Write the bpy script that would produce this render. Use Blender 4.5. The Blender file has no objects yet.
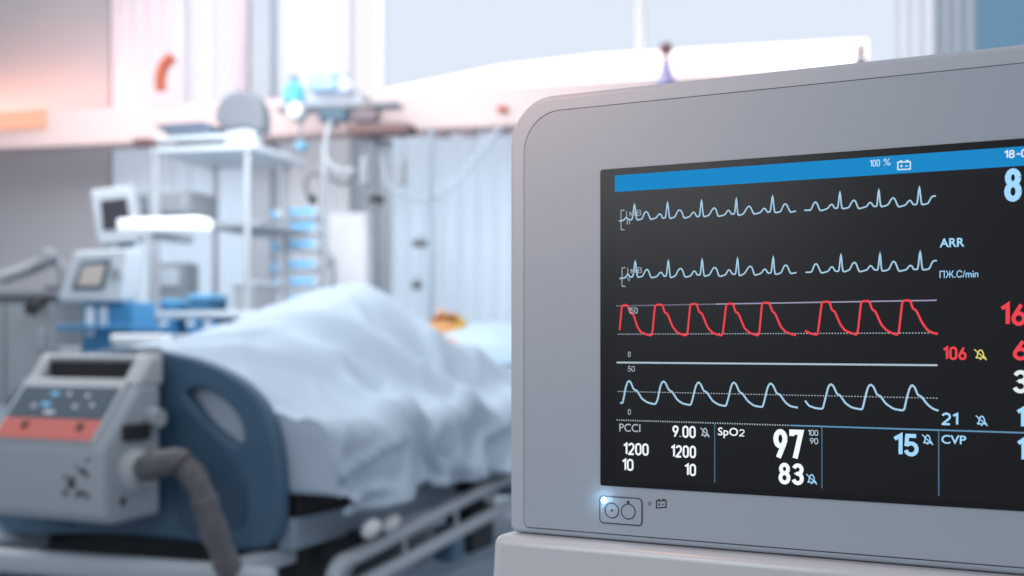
import bpy, bmesh, math, random
from mathutils import Vector, Matrix, noise
random.seed(7)
S = bpy.context.scene
C = S.collection
PI = math.pi
F = 1250.0; CX = 512.0; HY = 343.0; CH = 0.95        # focal length in px, principal column, horizon row, camera height

# ------------------------------------------------------------------ helpers
def lin(c):
    return tuple(((v/255)/12.92 if v/255 <= .04045 else ((v/255+.055)/1.055)**2.4) for v in c)

def mat(name, c, rough=.5, metal=0., emi=0., ec=None, var=.04, scale=30., bump=0., trans=0., coat=0.):
    m = bpy.data.materials.new(name); m.use_nodes = True
    nt = m.node_tree; b = nt.nodes['Principled BSDF']
    col = lin(c)
    tc = nt.nodes.new('ShaderNodeTexCoord'); nz = nt.nodes.new('ShaderNodeTexNoise')
    nz.inputs['Scale'].default_value = scale; nz.inputs['Detail'].default_value = 3
    nt.links.new(tc.outputs['Object'], nz.inputs['Vector'])
    mp_ = nt.nodes.new('ShaderNodeMapRange'); mp_.inputs['To Min'].default_value = 1-var; mp_.inputs['To Max'].default_value = 1+var
    nt.links.new(nz.outputs['Fac'], mp_.inputs['Value'])
    mx = nt.nodes.new('ShaderNodeVectorMath'); mx.operation = 'SCALE'
    mx.inputs[0].default_value = col
    nt.links.new(mp_.outputs['Result'], mx.inputs['Scale'])
    nt.links.new(mx.outputs['Vector'], b.inputs['Base Color'])
    b.inputs['Roughness'].default_value = rough; b.inputs['Metallic'].default_value = metal
    b.inputs['Coat Weight'].default_value = coat
    if emi:
        b.inputs['Emission Color'].default_value = (*lin(ec or c), 1); b.inputs['Emission Strength'].default_value = emi
    if bump:
        bp = nt.nodes.new('ShaderNodeBump'); bp.inputs['Strength'].default_value = bump; bp.inputs['Distance'].default_value = .002
        nt.links.new(nz.outputs['Fac'], bp.inputs['Height']); nt.links.new(bp.outputs['Normal'], b.inputs['Normal'])
    if trans:
        tr = nt.nodes.new('ShaderNodeBsdfTranslucent'); tr.inputs['Color'].default_value = (*col, 1)
        ms = nt.nodes.new('ShaderNodeMixShader'); ms.inputs['Fac'].default_value = trans
        out = nt.nodes['Material Output']
        nt.links.new(b.outputs['BSDF'], ms.inputs[1]); nt.links.new(tr.outputs['BSDF'], ms.inputs[2])
        nt.links.new(ms.outputs['Shader'], out.inputs['Surface'])
    return m

def glow(name, c, s=1.0):       # things that shine of themselves: lcd segments, lamps, daylight behind glass
    m = bpy.data.materials.new(name); m.use_nodes = True
    b = m.node_tree.nodes['Principled BSDF']
    b.inputs['Base Color'].default_value = (0, 0, 0, 1); b.inputs['Roughness'].default_value = .5
    b.inputs['Specular IOR Level'].default_value = 0
    b.inputs['Emission Color'].default_value = (*lin(c), 1); b.inputs['Emission Strength'].default_value = s
    return m

def link(name, me, m=None, parent=None, loc=(0, 0, 0), rz=0):
    o = bpy.data.objects.new(name, me); C.objects.link(o)
    o.location = loc; o.rotation_euler = (0, 0, rz)
    if m and me is not None: me.materials.append(m)
    if parent: o.parent = parent
    return o

def tag(o, label=None, cat=None, group=None, kind=None):
    if label: o['label'] = label
    if cat: o['category'] = cat
    if group: o['group'] = group
    if kind: o['kind'] = kind
    return o

def thing(name, label, cat, loc=(0, 0, 0), rz=0, group=None):
    o = link(name, None, None, None, loc, rz)
    return tag(o, label, cat, group)

def box(bm, x0, x1, y0, y1, z0, z1, M=None):
    vs = [Vector((x, y, z)) for z in (z0, z1) for y in (y0, y1) for x in (x0, x1)]
    if M: vs = [M @ v for v in vs]
    v = [bm.verts.new(p) for p in vs]
    for f in ((0, 1, 3, 2), (4, 6, 7, 5), (0, 4, 5, 1), (2, 3, 7, 6), (0, 2, 6, 4), (1, 5, 7, 3)):
        bm.faces.new([v[i] for i in f])

def tube(bm, pts, r, n=10, rf=None, cap=True):
    pts = [Vector(p) for p in pts]; rings = []
    up = Vector((0, 0, 1))
    prev = None
    for i, p in enumerate(pts):
        d = (pts[min(i+1, len(pts)-1)] - pts[max(i-1, 0)]).normalized()
        if prev is None:
            a = d.orthogonal().normalized()
        else:
            a = (prev - d*prev.dot(d)).normalized()
        prev = a; b = d.cross(a)
        rr = rf(i) if rf else r
        rings.append([bm.verts.new(p + (a*math.cos(2*PI*k/n) + b*math.sin(2*PI*k/n))*rr) for k in range(n)])
    for i in range(len(rings)-1):
        for k in range(n):
            bm.faces.new((rings[i][k], rings[i][(k+1) % n], rings[i+1][(k+1) % n], rings[i+1][k]))
    if cap:
        bm.faces.new(rings[0][::-1]); bm.faces.new(rings[-1])

def lathe(bm, prof, n=20, M=None):      # prof: (radius, z)
    rings = []
    for r, z in prof:
        vs = [Vector((r*math.cos(2*PI*k/n), r*math.sin(2*PI*k/n), z)) for k in range(n)]
        rings.append([bm.verts.new(M @ v if M else v) for v in vs])
    for i in range(len(rings)-1):
        for k in range(n):
            bm.faces.new((rings[i][k], rings[i][(k+1) % n], rings[i+1][(k+1) % n], rings[i+1][k]))
    bm.faces.new(rings[0][::-1]); bm.faces.new(rings[-1])

def prism(bm, pts, y0, y1):             # polygon in x,z pushed from y0 to y1
    a = [bm.verts.new((x, y0, z)) for x, z in pts]; b = [bm.verts.new((x, y1, z)) for x, z in pts]
    bm.faces.new(a); bm.faces.new(b[::-1])
    n = len(pts)
    for i in range(n): bm.faces.new((a[i], b[i], b[(i+1) % n], a[(i+1) % n]))

def done(name, bm, m, parent=None, bevel=0., smooth=True, loc=(0, 0, 0), rz=0, seg=3):
    bmesh.ops.recalc_face_normals(bm, faces=bm.faces)
    me = bpy.data.meshes.new(name); bm.to_mesh(me); bm.free()
    if smooth:
        for p in me.polygons: p.use_smooth = True
    o = link(name, me, m, parent, loc, rz)
    if bevel:
        b = o.modifiers.new('bevel', 'BEVEL'); b.width = bevel; b.segments = seg; b.limit_method = 'ANGLE'; b.angle_limit = .6
    if smooth:
        me.set_sharp_from_angle(angle=math.radians(38)) if hasattr(me, 'set_sharp_from_angle') else None
    return o

def bx(name, x0, x1, y0, y1, z0, z1, m, parent=None, bevel=.003, M=None):
    bm = bmesh.new(); box(bm, x0, x1, y0, y1, z0, z1, M)
    return done(name, bm, m, parent, bevel, smooth=bevel > 0)

def tb(name, pts, r, m, parent=None, n=10):
    bm = bmesh.new(); tube(bm, pts, r, n)
    return done(name, bm, m, parent)

def rrect(x0, x1, z0, z1, rtl, rtr, rbr, rbl, n=12):
    P = []
    for cx, cz, r, a0 in ((x1-rtr, z1-rtr, rtr, 0), (x0+rtl, z1-rtl, rtl, 90), (x0+rbl, z0+rbl, rbl, 180), (x1-rbr, z0+rbr, rbr, 270)):
        for k in range(n+1):
            a = math.radians(a0 + 90*k/n); P.append((cx+r*math.cos(a), cz+r*math.sin(a)))
    return P

def smooth_path(pts, n=8):
    pts = [Vector(p) for p in pts]; out = []
    for i in range(len(pts)-1):
        p0 = pts[max(i-1, 0)]; p1 = pts[i]; p2 = pts[i+1]; p3 = pts[min(i+2, len(pts)-1)]
        for k in range(n):
            t = k/n
            out.append(.5*((2*p1) + (p2-p0)*t + (2*p0-5*p1+4*p2-p3)*t*t + (3*p1-p0-3*p2+p3)*t**3))
    out.append(pts[-1]); return out

def W(px, py, d):                        # a point of the room seen in that direction at depth d
    return Vector(((px-CX)/F*d, d, CH+(HY-py)/F*d))

# ------------------------------------------------------------------ camera
cam = bpy.data.cameras.new('camera'); co = bpy.data.objects.new('camera', cam); C.objects.link(co)
co.location = (0, 0, CH); co.rotation_euler = (PI/2, 0, 0)
cam.sensor_width = 36; cam.lens = F/1024*36; cam.shift_y = (HY-288)/1024
cam.clip_start = .05
cam.dof.use_dof = True; cam.dof.focus_distance = .84; cam.dof.aperture_fstop = 5.6
S.camera = co
S.view_settings.view_transform = 'Standard'; S.view_settings.look = 'None'

# ------------------------------------------------------------------ materials
m_house = mat('monitor_plastic', (166, 175, 185), .42, var=.01, scale=900, bump=.05)
m_panel = mat('monitor_front_plastic', (153, 164, 175), .45, var=.01, scale=900, bump=.05)
m_base = mat('base_plastic', (184, 188, 194), .3, var=.01, coat=.2)
m_seam = mat('dark_seam', (50, 52, 56), .8)
m_bezel = mat('black_bezel', (14, 16, 22), .3, var=.02)
m_bezel.node_tree.nodes['Principled BSDF'].inputs['Specular IOR Level'].default_value = .28
m_ink = mat('printed_ink', (35, 38, 44), .6)
m_wall = mat('wall_paint', (180, 182, 188), .8, var=.02, scale=3)
m_wallb = mat('wall_paint_pale', (215, 220, 226), .8, var=.02, scale=3)
m_floor = mat('floor_vinyl', (120, 135, 148), .4, var=.08, scale=5)
m_curt = mat('curtain_cloth', (200, 213, 226), .9, emi=.28, var=.03)   # self glow in the cloth stands in for daylight behind it
m_curtp = mat('curtain_rose_white', (216, 206, 214), .9, emi=.12, var=.03)  # weak emission imitates backlight from the window
m_curtg = mat('curtain_grey', (204, 207, 213), .9, emi=.2, var=.03)  # emission replaces backlight and lifts the shade below the beam
m_column = mat('column_paint', (176, 184, 193), .7)
m_frame = mat('window_frame_white', (235, 236, 240), .5)
m_sky = glow('daylight_glass', (226, 236, 250), 1.0)
m_sky2 = glow('daylight_glass_bright', (248, 246, 255), 1.05)
m_skyd = glow('dusky_glass', (112, 152, 182), .9)
m_beam = mat('service_beam_enamel', (228, 204, 202), .5)
m_lamp = glow('lamp_diffuser', (255, 244, 246), 1.9)
m_flarew = glow('warm_flare_glow', (255, 186, 160), 1.15)  # emitter colour imitating a salmon lens flare
m_slate = mat('slate_blue_plastic', (76, 106, 132), .38, var=.04)
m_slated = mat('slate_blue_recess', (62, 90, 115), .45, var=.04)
m_pump = mat('pump_grey_plastic', (176, 184, 192), .45, var=.04, scale=12)
m_pumpl = mat('pump_light_trim', (196, 200, 205), .45)
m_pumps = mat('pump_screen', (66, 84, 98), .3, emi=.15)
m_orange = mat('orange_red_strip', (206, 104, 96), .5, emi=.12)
m_dark = mat('dark_rubber', (38, 40, 46), .6)
m_black = mat('black_plastic', (32, 33, 38), .5)
m_hose = mat('grey_brown_hose', (110, 108, 113), .6, var=.45, scale=38)
m_linen = mat('white_linen', (192, 206, 222), .9, var=.03, scale=8, bump=.3)
m_pillow = mat('pillow_linen', (186, 206, 224), .9, var=.03)
m_mattr = mat('mattress_cover', (58, 56, 64), .6)
m_skin = mat('skin', (226, 166, 112), .5, var=.05)
m_hair = mat('blond_hair', (206, 158, 74), .6, var=.3, scale=90)
m_steel = mat('brushed_steel', (188, 193, 200), .3, .6)
m_bedm = mat('bed_frame_enamel', (150, 166, 182), .4)
m_bedl = mat('bed_frame_light', (190, 198, 206), .4)
m_steelp = mat('post_paint', (172, 178, 186), .4)
m_white = mat('white_enamel', (238, 240, 243), .4)
m_pale = mat('pale_device_plastic', (206, 214, 222), .45)
m_grey = mat('grey_device_plastic', (150, 156, 163), .5)
m_dgrey = mat('dark_grey_cloth', (122, 127, 136), .8)
m_blue = mat('bright_blue_plastic', (66, 138, 186), .4)
m_lblue = mat('light_blue_plastic', (120, 190, 235), .45, emi=.3)  # plastic given a glow of its own to read brighter
m_navy = mat('navy_tray', (98, 110, 128), .5)
m_brown = mat('brown_shelf', (116, 88, 88), .6)
m_rust = mat('rust_orange_rubber', (190, 98, 70), .6)
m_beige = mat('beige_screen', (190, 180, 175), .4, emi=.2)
m_wine = mat('dusky_red_knob', (150, 100, 110), .6)
m_lilac = mat('lilac_plastic', (190, 180, 225), .5)

# ------------------------------------------------------------------ THE PATIENT MONITOR
TH = math.atan2(F, 2237.0)
P0 = Vector((88/F*.91, .91, 0))
U = Vector((math.cos(TH), -math.sin(TH), 0)); D = Vector((math.sin(TH), math.cos(TH), 0))
ORG = Vector((P0.x, P0.y, CH-.13))       # foot of the case, below the display's left edge
MY = 0.0
def mp(px, py):                          # picture direction -> place on the case's front plane
    r = Vector(((px-CX)/F, 1, (HY-py)/F)); k = (P0.dot(D)+MY)/Vector((r.x, r.y, 0)).dot(D)
    q = r*k + Vector((0, 0, CH)) - ORG
    return q.dot(U), q.z
mon = thing('patient_monitor', 'large grey bedside patient monitor showing vital sign traces in the foreground', 'monitor', ORG, -TH)
xL = mp(511.0, 343)[0]-.0012; zT = mp(1024, 43.5)[1]; zB = mp(670, 545.5)[1]
xB0 = 0.0; XR = .355
xo = XR - xL
bm = bmesh.new(); prism(bm, rrect(xL, xo, zB, zT, .036, .036, .006, .006, 14), 0, .09)
done('housing', bm, m_house, mon, .0035, seg=4)
bm = bmesh.new(); prism(bm, rrect(xL+.03, xo-.03, zB+.02, zT-.02, .03, .03, .01, .01), .088, .15)
done('rear_housing', bm, m_house, mon, .008)
# carrying handle on the top, a low ridge behind the upper edge
hx0, hz0 = mp(790, 64); hx1 = mp(1010, 44)[0]
bm = bmesh.new(); prism(bm, [(hx0-.01, zT-.004), (hx0+.01, zT+.0025), (hx0+.09, zT+.0062), (xo-.10, zT+.007), (xo-.05, zT+.004), (xo-.04, zT-.01)], .03, .065)
done('handle', bm, m_seam and m_grey, mon, .002)
pL = mp(524.7, 343)[0]; pT = mp(680, 98.5)[1]; pB = mp(670, 538.5)[1]; pR = XR - pL
e = .0006
bm = bmesh.new(); prism(bm, rrect(pL-e, pR+e, pB-e, pT+e, .030, .030, .0045, .0045), -.0004, .001)
done('seam', bm, m_seam, mon)
bm = bmesh.new(); prism(bm, rrect(pL, pR, pB, pT, .030, .030, .004, .004), -.0012, .001)
done('front_panel', bm, m_panel, mon, .0004, seg=2)
MY = -.0022
zs1 = mp(600, 169.7)[1]; zs0 = mp(600.4, 485.5)[1]
disp = None
bm = bmesh.new(); prism(bm, rrect(mp(600, 300)[0], XR, zs0, zs1, .0015, .0015, .0015, .0015, 4), -.002, -.001)
disp = done('display', bm, m_bezel, mon, .0003, seg=2)
disp['label'] = 'dark screen with a blue top bar and coloured traces'
# lcd area
m_lcd = bpy.data.materials.new('lcd_glass'); m_lcd.use_nodes = True
b = m_lcd.node_tree.nodes['Principled BSDF']
b.inputs['Base Color'].default_value = (*lin((10, 11, 14)), 1); b.inputs['Roughness'].default_value = .3
b.inputs['Specular IOR Level'].default_value = .28
b.inputs['Emission Color'].default_value = (*lin((24, 25, 30)), 1); b.inputs['Emission Strength'].default_value = .35
ax0 = mp(615, 300)[0]; ax1 = XR-ax0; az1 = mp(615, 175.5)[1]; az0 = mp(601, 480)[1]
bx('screen_glass', ax0, ax1, -.0022, -.0019, az0, az1, m_lcd, disp, 0)
m_bar = glow('status_bar_blue', (32, 140, 205), .95)
bx('status_bar', ax0, ax1, -.0024, -.0020, mp(615, 192)[1], az1, m_bar, disp, 0)
YI = -.0026
g_white = glow('lcd_white', (240, 247, 255), 1.05)
g_ice = glow('lcd_ice_blue', (165, 218, 255), 1.0)
g_dim = glow('lcd_dim_white', (165, 178, 190), 1.0)
g_trace = glow('lcd_trace_blue', (168, 206, 230), 1.0)
g_traced = glow('lcd_trace_grey', (150, 168, 182), .9)
g_red = glow('lcd_red', (238, 72, 82), 1.0)
g_yel = glow('lcd_yellow', (232, 226, 130), .95)
g_bar_ = glow('lcd_small_digits', (185, 205, 222), .9)
g_vert = glow('lcd_line_dim', (84, 124, 156), .8)
g_line = glow('lcd_line_blue', (110, 165, 205), .8)
g_lil = glow('lcd_line_lilac', (165, 160, 190), .9)

def ribbon(bm, P, w, y=YI):
    P = [Vector((x, z)) for x, z in P]; L = []; R = []
    n = len(P)
    for i in range(n):
        if i == 0: t = (P[1]-P[0]).normalized(); nn = Vector((-t.y, t.x)); k = 1
        elif i == n-1: t = (P[-1]-P[-2]).normalized(); nn = Vector((-t.y, t.x)); k = 1
        else:
            a = (P[i]-P[i-1]).normalized(); c = (P[i+1]-P[i]).normalized(); t = (a+c)
            t = t.normalized() if t.length > 1e-6 else a
            nn = Vector((-t.y, t.x)); k = min(1/max(abs(nn.dot(Vector((-a.y, a.x)))), .35), 2.2)
        L.append(bm.verts.new((P[i].x+nn.x*w/2*k, y, P[i].y+nn.y*w/2*k)))
        R.append(bm.verts.new((P[i].x-nn.x*w/2*k, y, P[i].y-nn.y*w/2*k)))
    for i in range(n-1): bm.faces.new((R[i], R[i+1], L[i+1], L[i]))
def flat(name, bm, m, parent):
    me = bpy.data.meshes.new(name); bm.to_mesh(me); bm.free()
    return link(name, me, m, parent)
def rounded(pts):
    out = []
    for i, p in enumerate(pts):
        if 0 < i < len(pts)-1:
            a, c = Vector(pts[i-1]), Vector(pts[i+1]); b_ = Vector(p)
            out.append(tuple(b_.lerp(a, .22))); out.append(tuple(b_*.9+(a+c)*.05)); out.append(tuple(b_.lerp(c, .22)))
        else: out.append(tuple(p))
    return out
def crop(pts, x0, y0, s): return [(x0+x/s, y0+y/s) for x, y in pts]
A = (590, 160, 4.114); B_ = (800, 140, 3.84); C4 = (590, 290, 4.114); C5 = (800, 280, 3.84)
e1a = crop([(120,252),(140,248),(150,235),(162,247),(175,245),(184,175),(193,248),(215,243),(226,216),(232,212),(239,218),(250,245),(272,239),(283,225),(288,222),(293,225),(300,240),(312,238),(320,167),(328,242),(350,235),(362,210),(370,205),(378,212),(388,240),(412,233),(422,218),(427,215),(432,218),(440,233),(452,232),(460,157),(467,235),(490,228),(505,202),(512,197),(519,203),(528,233),(555,226),(566,210),(570,207),(575,210),(583,223),(596,222),(603,150),(609,230),(632,222),(648,195),(655,190),(662,195),(675,224),(702,216),(713,202),(718,199),(723,202),(730,215),(743,213),(752,140),(760,218),(785,213),(797,186),(804,180),(811,186),(825,216),(848,210)], *A)
e1b = crop([(17,270),(42,270),(54,243),(60,238),(66,243),(78,273),(106,264),(117,250),(122,247),(127,250),(133,262),(146,262),(154,192),(161,265),(188,260),(201,236),(208,231),(214,236),(225,265),(256,256),(265,243),(270,240),(275,243),(283,255),(296,255),(303,183),(310,258),(338,250),(351,227),(358,222),(365,227),(378,258),(406,250),(417,235),(422,232),(427,235),(435,248),(450,248),(459,173),(467,250),(492,244),(504,222),(510,216),(522,215)], *B_)
e2a = crop([(122,488),(145,485),(157,468),(165,482),(178,480),(187,408),(196,484),(218,478),(229,454),(235,450),(241,454),(252,485),(276,480),(287,465),(292,462),(297,465),(305,478),(315,478),(323,405),(331,486),(352,477),(366,450),(373,446),(380,450),(392,483),(415,477),(425,460),(430,457),(435,460),(442,473),(455,473),(462,400),(470,480),(492,473),(507,446),(514,442),(521,447),(532,480),(558,473),(568,455),(573,452),(578,455),(587,470),(600,470),(608,395),(614,478),(636,468),(653,441),(660,437),(667,442),(678,475),(704,467),(715,452),(720,449),(725,452),(733,466),(746,465),(755,390),(761,472),(787,465),(799,437),(806,432),(813,437),(826,468),(850,463)], *A)
e2b = crop([(22,508),(45,508),(56,480),(62,475),(68,480),(82,512),(109,504),(118,490),(123,487),(128,490),(135,503),(150,505),(158,432),(165,508),(190,500),(203,474),(210,470),(216,475),(228,507),(258,499),(267,486),(272,483),(277,486),(285,498),(300,500),(308,427),(314,505),(342,498),(354,471),(360,466),(367,471),(380,505),(409,498),(420,484),(425,482),(430,484),(437,497),(453,497),(462,420),(470,500),(497,495),(508,470),(514,464),(526,463)], *B_)
ra = crop([(123,165),(132,68),(137,63),(153,62),(158,68),(165,92),(180,100),(195,150),(210,173),(230,182),(250,187),(257,183),(268,68),(273,61),(295,60),(300,66),(309,93),(320,98),(340,150),(360,175),(380,183),(395,187),(402,180),(413,65),(418,58),(436,57),(441,62),(450,90),(462,97),(485,155),(505,176),(525,183),(541,187),(547,180),(561,63),(566,57),(586,56),(591,62),(600,90),(612,97),(635,155),(655,175),(675,182),(690,187),(697,180),(708,60),(713,53),(735,52),(741,60),(751,88),(763,97),(785,150),(805,172),(825,180),(848,186)], *C4)
rb = crop([(20,195),(40,205),(62,210),(69,207),(84,90),(89,84),(110,83),(115,88),(123,115),(135,122),(155,170),(172,193),(195,203),(215,210),(222,204),(235,88),(240,82),(263,80),(268,86),(278,113),(290,120),(313,172),(333,193),(355,205),(373,210),(380,202),(393,86),(398,79),(419,78),(425,84),(434,110),(447,117),(470,165),(490,193),(510,203),(530,207)], *C5)
pa = crop([(125,465),(136,464),(148,400),(155,380),(162,374),(169,380),(180,408),(195,415),(215,448),(240,464),(270,470),(279,452),(290,396),(297,380),(303,376),(311,381),(325,411),(340,420),(360,452),(382,467),(415,474),(424,445),(435,398),(442,384),(448,380),(456,387),(468,414),(482,421),(505,456),(530,472),(560,478),(570,445),(581,398),(587,384),(593,380),(602,388),(615,419),(628,426),(650,457),(675,476),(711,482),(720,448),(731,402),(738,388),(744,384),(754,392),(768,424),(782,430),(805,463),(825,478),(856,484)], *C4)
pb = crop([(20,463),(35,483),(60,492),(88,495),(98,455),(108,414),(114,403),(120,400),(129,407),(142,437),(155,443),(175,473),(200,490),(240,498),(250,455),(260,416),(267,404),(273,402),(283,410),(296,440),(310,446),(330,475),(360,495),(400,502),(410,455),(420,419),(427,406),(433,404),(442,414),(452,440),(467,448),(490,478),(510,494),(532,502)], *C5)
PX = 1/1374.0
def trace(name, segs, w, m, lab):
    bm = bmesh.new()
    for s in segs: ribbon(bm, rounded([mp(*p) for p in s]), w*PX)
    o = flat(name, bm, m, disp); o['label'] = lab
trace('ecg_trace', (e1a, e1b), 1.35, g_trace, 'upper pale blue heart trace')
trace('ecg_trace', (e2a, e2b), 1.35, g_trace, 'second pale blue heart trace')
trace('pressure_trace', (ra, rb), 1.9, g_red, 'red arterial pressure trace')
trace('pulse_trace', (pa, pb), 1.7, g_trace, 'lowest pale blue pressure trace')
def dline(name, a, b, w, m, dash=None, y=YI+.0002):
    A0 = Vector(mp(*a)); B0 = Vector(mp(*b)); bm = bmesh.new()
    if not dash: ribbon(bm, [A0, B0], w*PX, y)
    else:
        L = (B0-A0).length; n = int(L/(dash*PX)); t = (B0-A0)/n
        for i in range(n): ribbon(bm, [A0+t*i, A0+t*(i+.5)], w*PX, y)
    return flat(name, bm, m, disp)
dline('scale_line', (616.5, 306), (715, 304.1), 1.1, g_lil, 2.4)
dline('scale_line', (715, 304.1), (936.7, 300.3), 1.2, g_lil)
dline('scale_line', (618, 334.2), (936.7, 332.9), 1.0, g_dim, 2.6)
dline('divider_line', (616.7, 362.5), (937.5, 365.2), 1.7, glow('lcd_line_white', (178, 196, 212), .95))
dline('scale_line', (618, 391.4), (939, 398.2), .9, g_dim, 2.6)
dline('divider_line', (616.8, 420), (790, 425.4), 1.3, g_dim, 2.4)
dline('divider_line', (790, 425.4), (1100, 435.2), 1.3, g_line)
dline('divider_line', (714.8, 423.4), (714.8, 482.6), 1.0, g_vert)
dline('divider_line', (822, 426.6), (822, 488.4), 1.0, g_vert)
dline('divider_line', (938.8, 430.3), (938.8, 495.6), 1.1, g_vert)

def arc(cx, cy, rx, ry, a0, a1, n=10):
    return [(cx+rx*math.cos(math.radians(a0+(a1-a0)*i/n)), cy+ry*math.sin(math.radians(a0+(a1-a0)*i/n))) for i in range(n+1)]
DG = {      # centre lines of the digits in a box 1 wide (x) and 2 high (y)
 '0': [arc(.5, 1.5, .5, .5, 0, 180)+arc(.5, .5, .5, .5, 180, 360)+[(1, 1.5)]],
 '1': [[(.05, 1.62), (.62, 2.0), (.62, 0)]],
 '2': [arc(.5, 1.5, .5, .5, 170, 0)+arc(.45, 1.35, .55, .5, 0, -35, 4)+[(0, .03), (0, 0), (1.02, 0)]],
 '3': [arc(.5, 1.53, .47, .47, 165, -90)+arc(.48, .53, .52, .53, 90, -165)[1:], [(.3, 1.06), (.5, 1.06)]],
 '5': [[(.95, 2), (.12, 2), (.05, 1.08)]+arc(.48, .6, .52, .6, 130, -165)],
 '6': [[(.72, 2), (.12, .95)], arc(.5, .55, .5, .55, 0, 360, 20)],
 '7': [[(0, 1.7), (0, 2), (1, 2), (.36, 0)]],
 '8': [arc(.5, 1.53, .44, .47, 0, 360, 20), arc(.5, .53, .5, .53, 0, 360, 20)],
 '9': [[(.28, 0), (.88, 1.05)], arc(.5, 1.45, .5, .55, 0, 360, 20)],
 '-': [[(.1, .9), (.9, .9)]], '.': [[(0, 0), (.01, .12)]]}
def digits(s, x0, x1, yt, yb, m, w=.17, name='reading', label=None, y=None):
    y = YI-.0002 if y is None else y
    X0, Z0 = mp(x0, yb); X1, _ = mp(x1, yb); _, Z1 = mp(x0, yt); H = Z1-Z0; sw = w*H
    wd = {'1': .62, '.': .12, '-': .8}
    adv = [wd.get(ch, 1.0) for ch in s]; gap = sw*1.0+.06*H
    tot = sum(adv); k = ((X1-X0)-sw-gap*1.0*(len(s)-1))/tot
    bm = bmesh.new(); x = X0+sw/2
    for ch, a_ in zip(s, adv):
        for st in DG[ch]: ribbon(bm, [(x+p*k, Z0+sw/2+q/2*(H-sw)) for p, q in st], sw, y)
        x += a_*k+gap
    o = flat(name, bm, m, disp)
    if label: o['label'] = label
    return o
def text(s, x0, x1, yt, yb, m, bold=0., name='reading', parent=disp, y=YI-.0002, label=None):
    cu = bpy.data.curves.new(name, 'FONT'); cu.body = s; cu.size = 1.0; cu.offset = bold; cu.resolution_u = 3
    to = bpy.data.objects.new('tmp', cu); C.objects.link(to)
    bpy.context.view_layer.update()
    me = bpy.data.meshes.new_from_object(to.evaluated_get(bpy.context.evaluated_depsgraph_get()))
    bpy.data.objects.remove(to)
    xs = [v.co.x for v in me.vertices]; ys = [v.co.y for v in me.vertices]
    a, b = min(xs), max(xs); c, d = min(ys), max(ys)
    X0, Z0 = mp(x0, yb); X1, _ = mp(x1, yb); _, Z1 = mp(x0, yt)
    for v in me.vertices:
        v.co = ((X0+(v.co.x-a)/(b-a)*(X1-X0)), y, Z0+(v.co.y-c)/(d-c)*(Z1-Z0))
    o = link(name, me, None, parent); me.materials.clear(); me.materials.append(m)
    for p in me.polygons: p.material_index = 0
    if label: o['label'] = label
    return o
text('1мВ', 626.5, 641.8, 210.8, 216.6, g_dim); text('II', 627.2, 630.4, 219.3, 224.6, g_dim)
text('1мВ', 627.7, 642.5, 267.7, 273.5, g_dim); text('V', 627.2, 631.2, 277, 281.7, g_dim)
for (xa, ya, yb_) in ((621.3, 210.3, 229.8), (622.3, 267.7, 286.5)):
    bm = bmesh.new(); ribbon(bm, [mp(xa+3.6, ya), mp(xa, ya+.2), mp(xa, yb_-.2), mp(xa+3.6, yb_)], .9*PX)
    ribbon(bm, [mp(xa-2, (ya+yb_)/2+1), mp(xa, (ya+yb_)/2+1)], .9*PX); flat('calibration_mark', bm, g_dim, disp)
digits('100', 869.8, 880.2, 160.1, 167.1, glow('bar_text', (200, 225, 245), 1), w=0.13); text('%', 883.6, 890.8, 158.8, 166, glow('bar_text2', (200, 225, 245), 1))
def battery(x0, x1, y0, y1, m, par, w=1.1, y=YI-.0002):
    bm = bmesh.new(); q = (x1-x0)
    ribbon(bm, [mp(x0, y0+2), mp(x1, y0+1.4), mp(x1, y1-.6), mp(x0, y1), mp(x0, y0+2), mp(x0+.1, y0+2)], w*PX, y)
    ribbon(bm, [mp(x0+q*.14, y0+1.1), mp(x0+q*.36, y0+1)], 1.6*PX, y); ribbon(bm, [mp(x0+q*.64, y0+.7), mp(x0+q*.86, y0+.6)], 1.6*PX, y)
    ym = (y0+y1)/2+1
    ribbon(bm, [mp(x0+q*.2, ym), mp(x0+q*.4, ym)], .9*PX, y); ribbon(bm, [mp(x0+q*.6, ym), mp(x0+q*.8, ym)], .9*PX, y)
    ribbon(bm, [mp(x0+q*.3, ym-1.2), mp(x0+q*.3, ym+1.2)], .9*PX, y)
    return flat('battery_symbol', bm, m, par)
battery(898, 910.5, 160.4, 169.8, glow('bar_icon', (215, 235, 250), 1), disp)
digits('18-0', 1003.8, 1027.5, 150.6, 158.8, glow('bar_date', (225, 238, 255), 1), w=0.172)
digits('8', 1004.4, 1021.9, 169.0, 202.2, g_ice, label='large pale blue heart rate digit', w=0.172)
text('ARR', 939.8, 964.6, 238.6, 247.5, g_ice, .02)
text('ПЖ.С/min', 939.8, 978.4, 270.8, 278.2, g_ice, .005)
digits('150', 628.4, 638.0, 307.6, 313.8, g_dim, w=0.13); digits('0', 628.2, 631, 351.5, 357.2, g_dim, w=0.13)
digits('50', 628.2, 635.2, 366, 371.5, g_dim, w=0.13); digits('0', 628.2, 631.2, 409, 414.7, g_dim, w=0.13)
digits('106', 942.4, 966.9, 346.4, 360, g_red, label='small red reading', w=0.172); 
digits('16', 999.2, 1026.5, 303, 326, g_red, label='large red reading', w=0.172); digits('6', 1013, 1028.5, 339.4, 360.4, g_red, label='large red digit', w=0.172)
digits('3', 1013, 1028.5, 370, 393.2, glow('lcd_cream', (225, 238, 240), 1), w=0.172); digits('1', 1015.6, 1025, 406.8, 427.8, g_ice, w=0.172); digits('1', 1016, 1026, 437.4, 461, g_ice, w=0.172)
digits('21', 941.8, 958.4, 412.4, 425, g_ice, w=0.165)
text('PCCI', 619.7, 640.7, 423.4, 431.4, glow('lcd_soft', (190, 200, 210), .9), .004)
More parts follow.
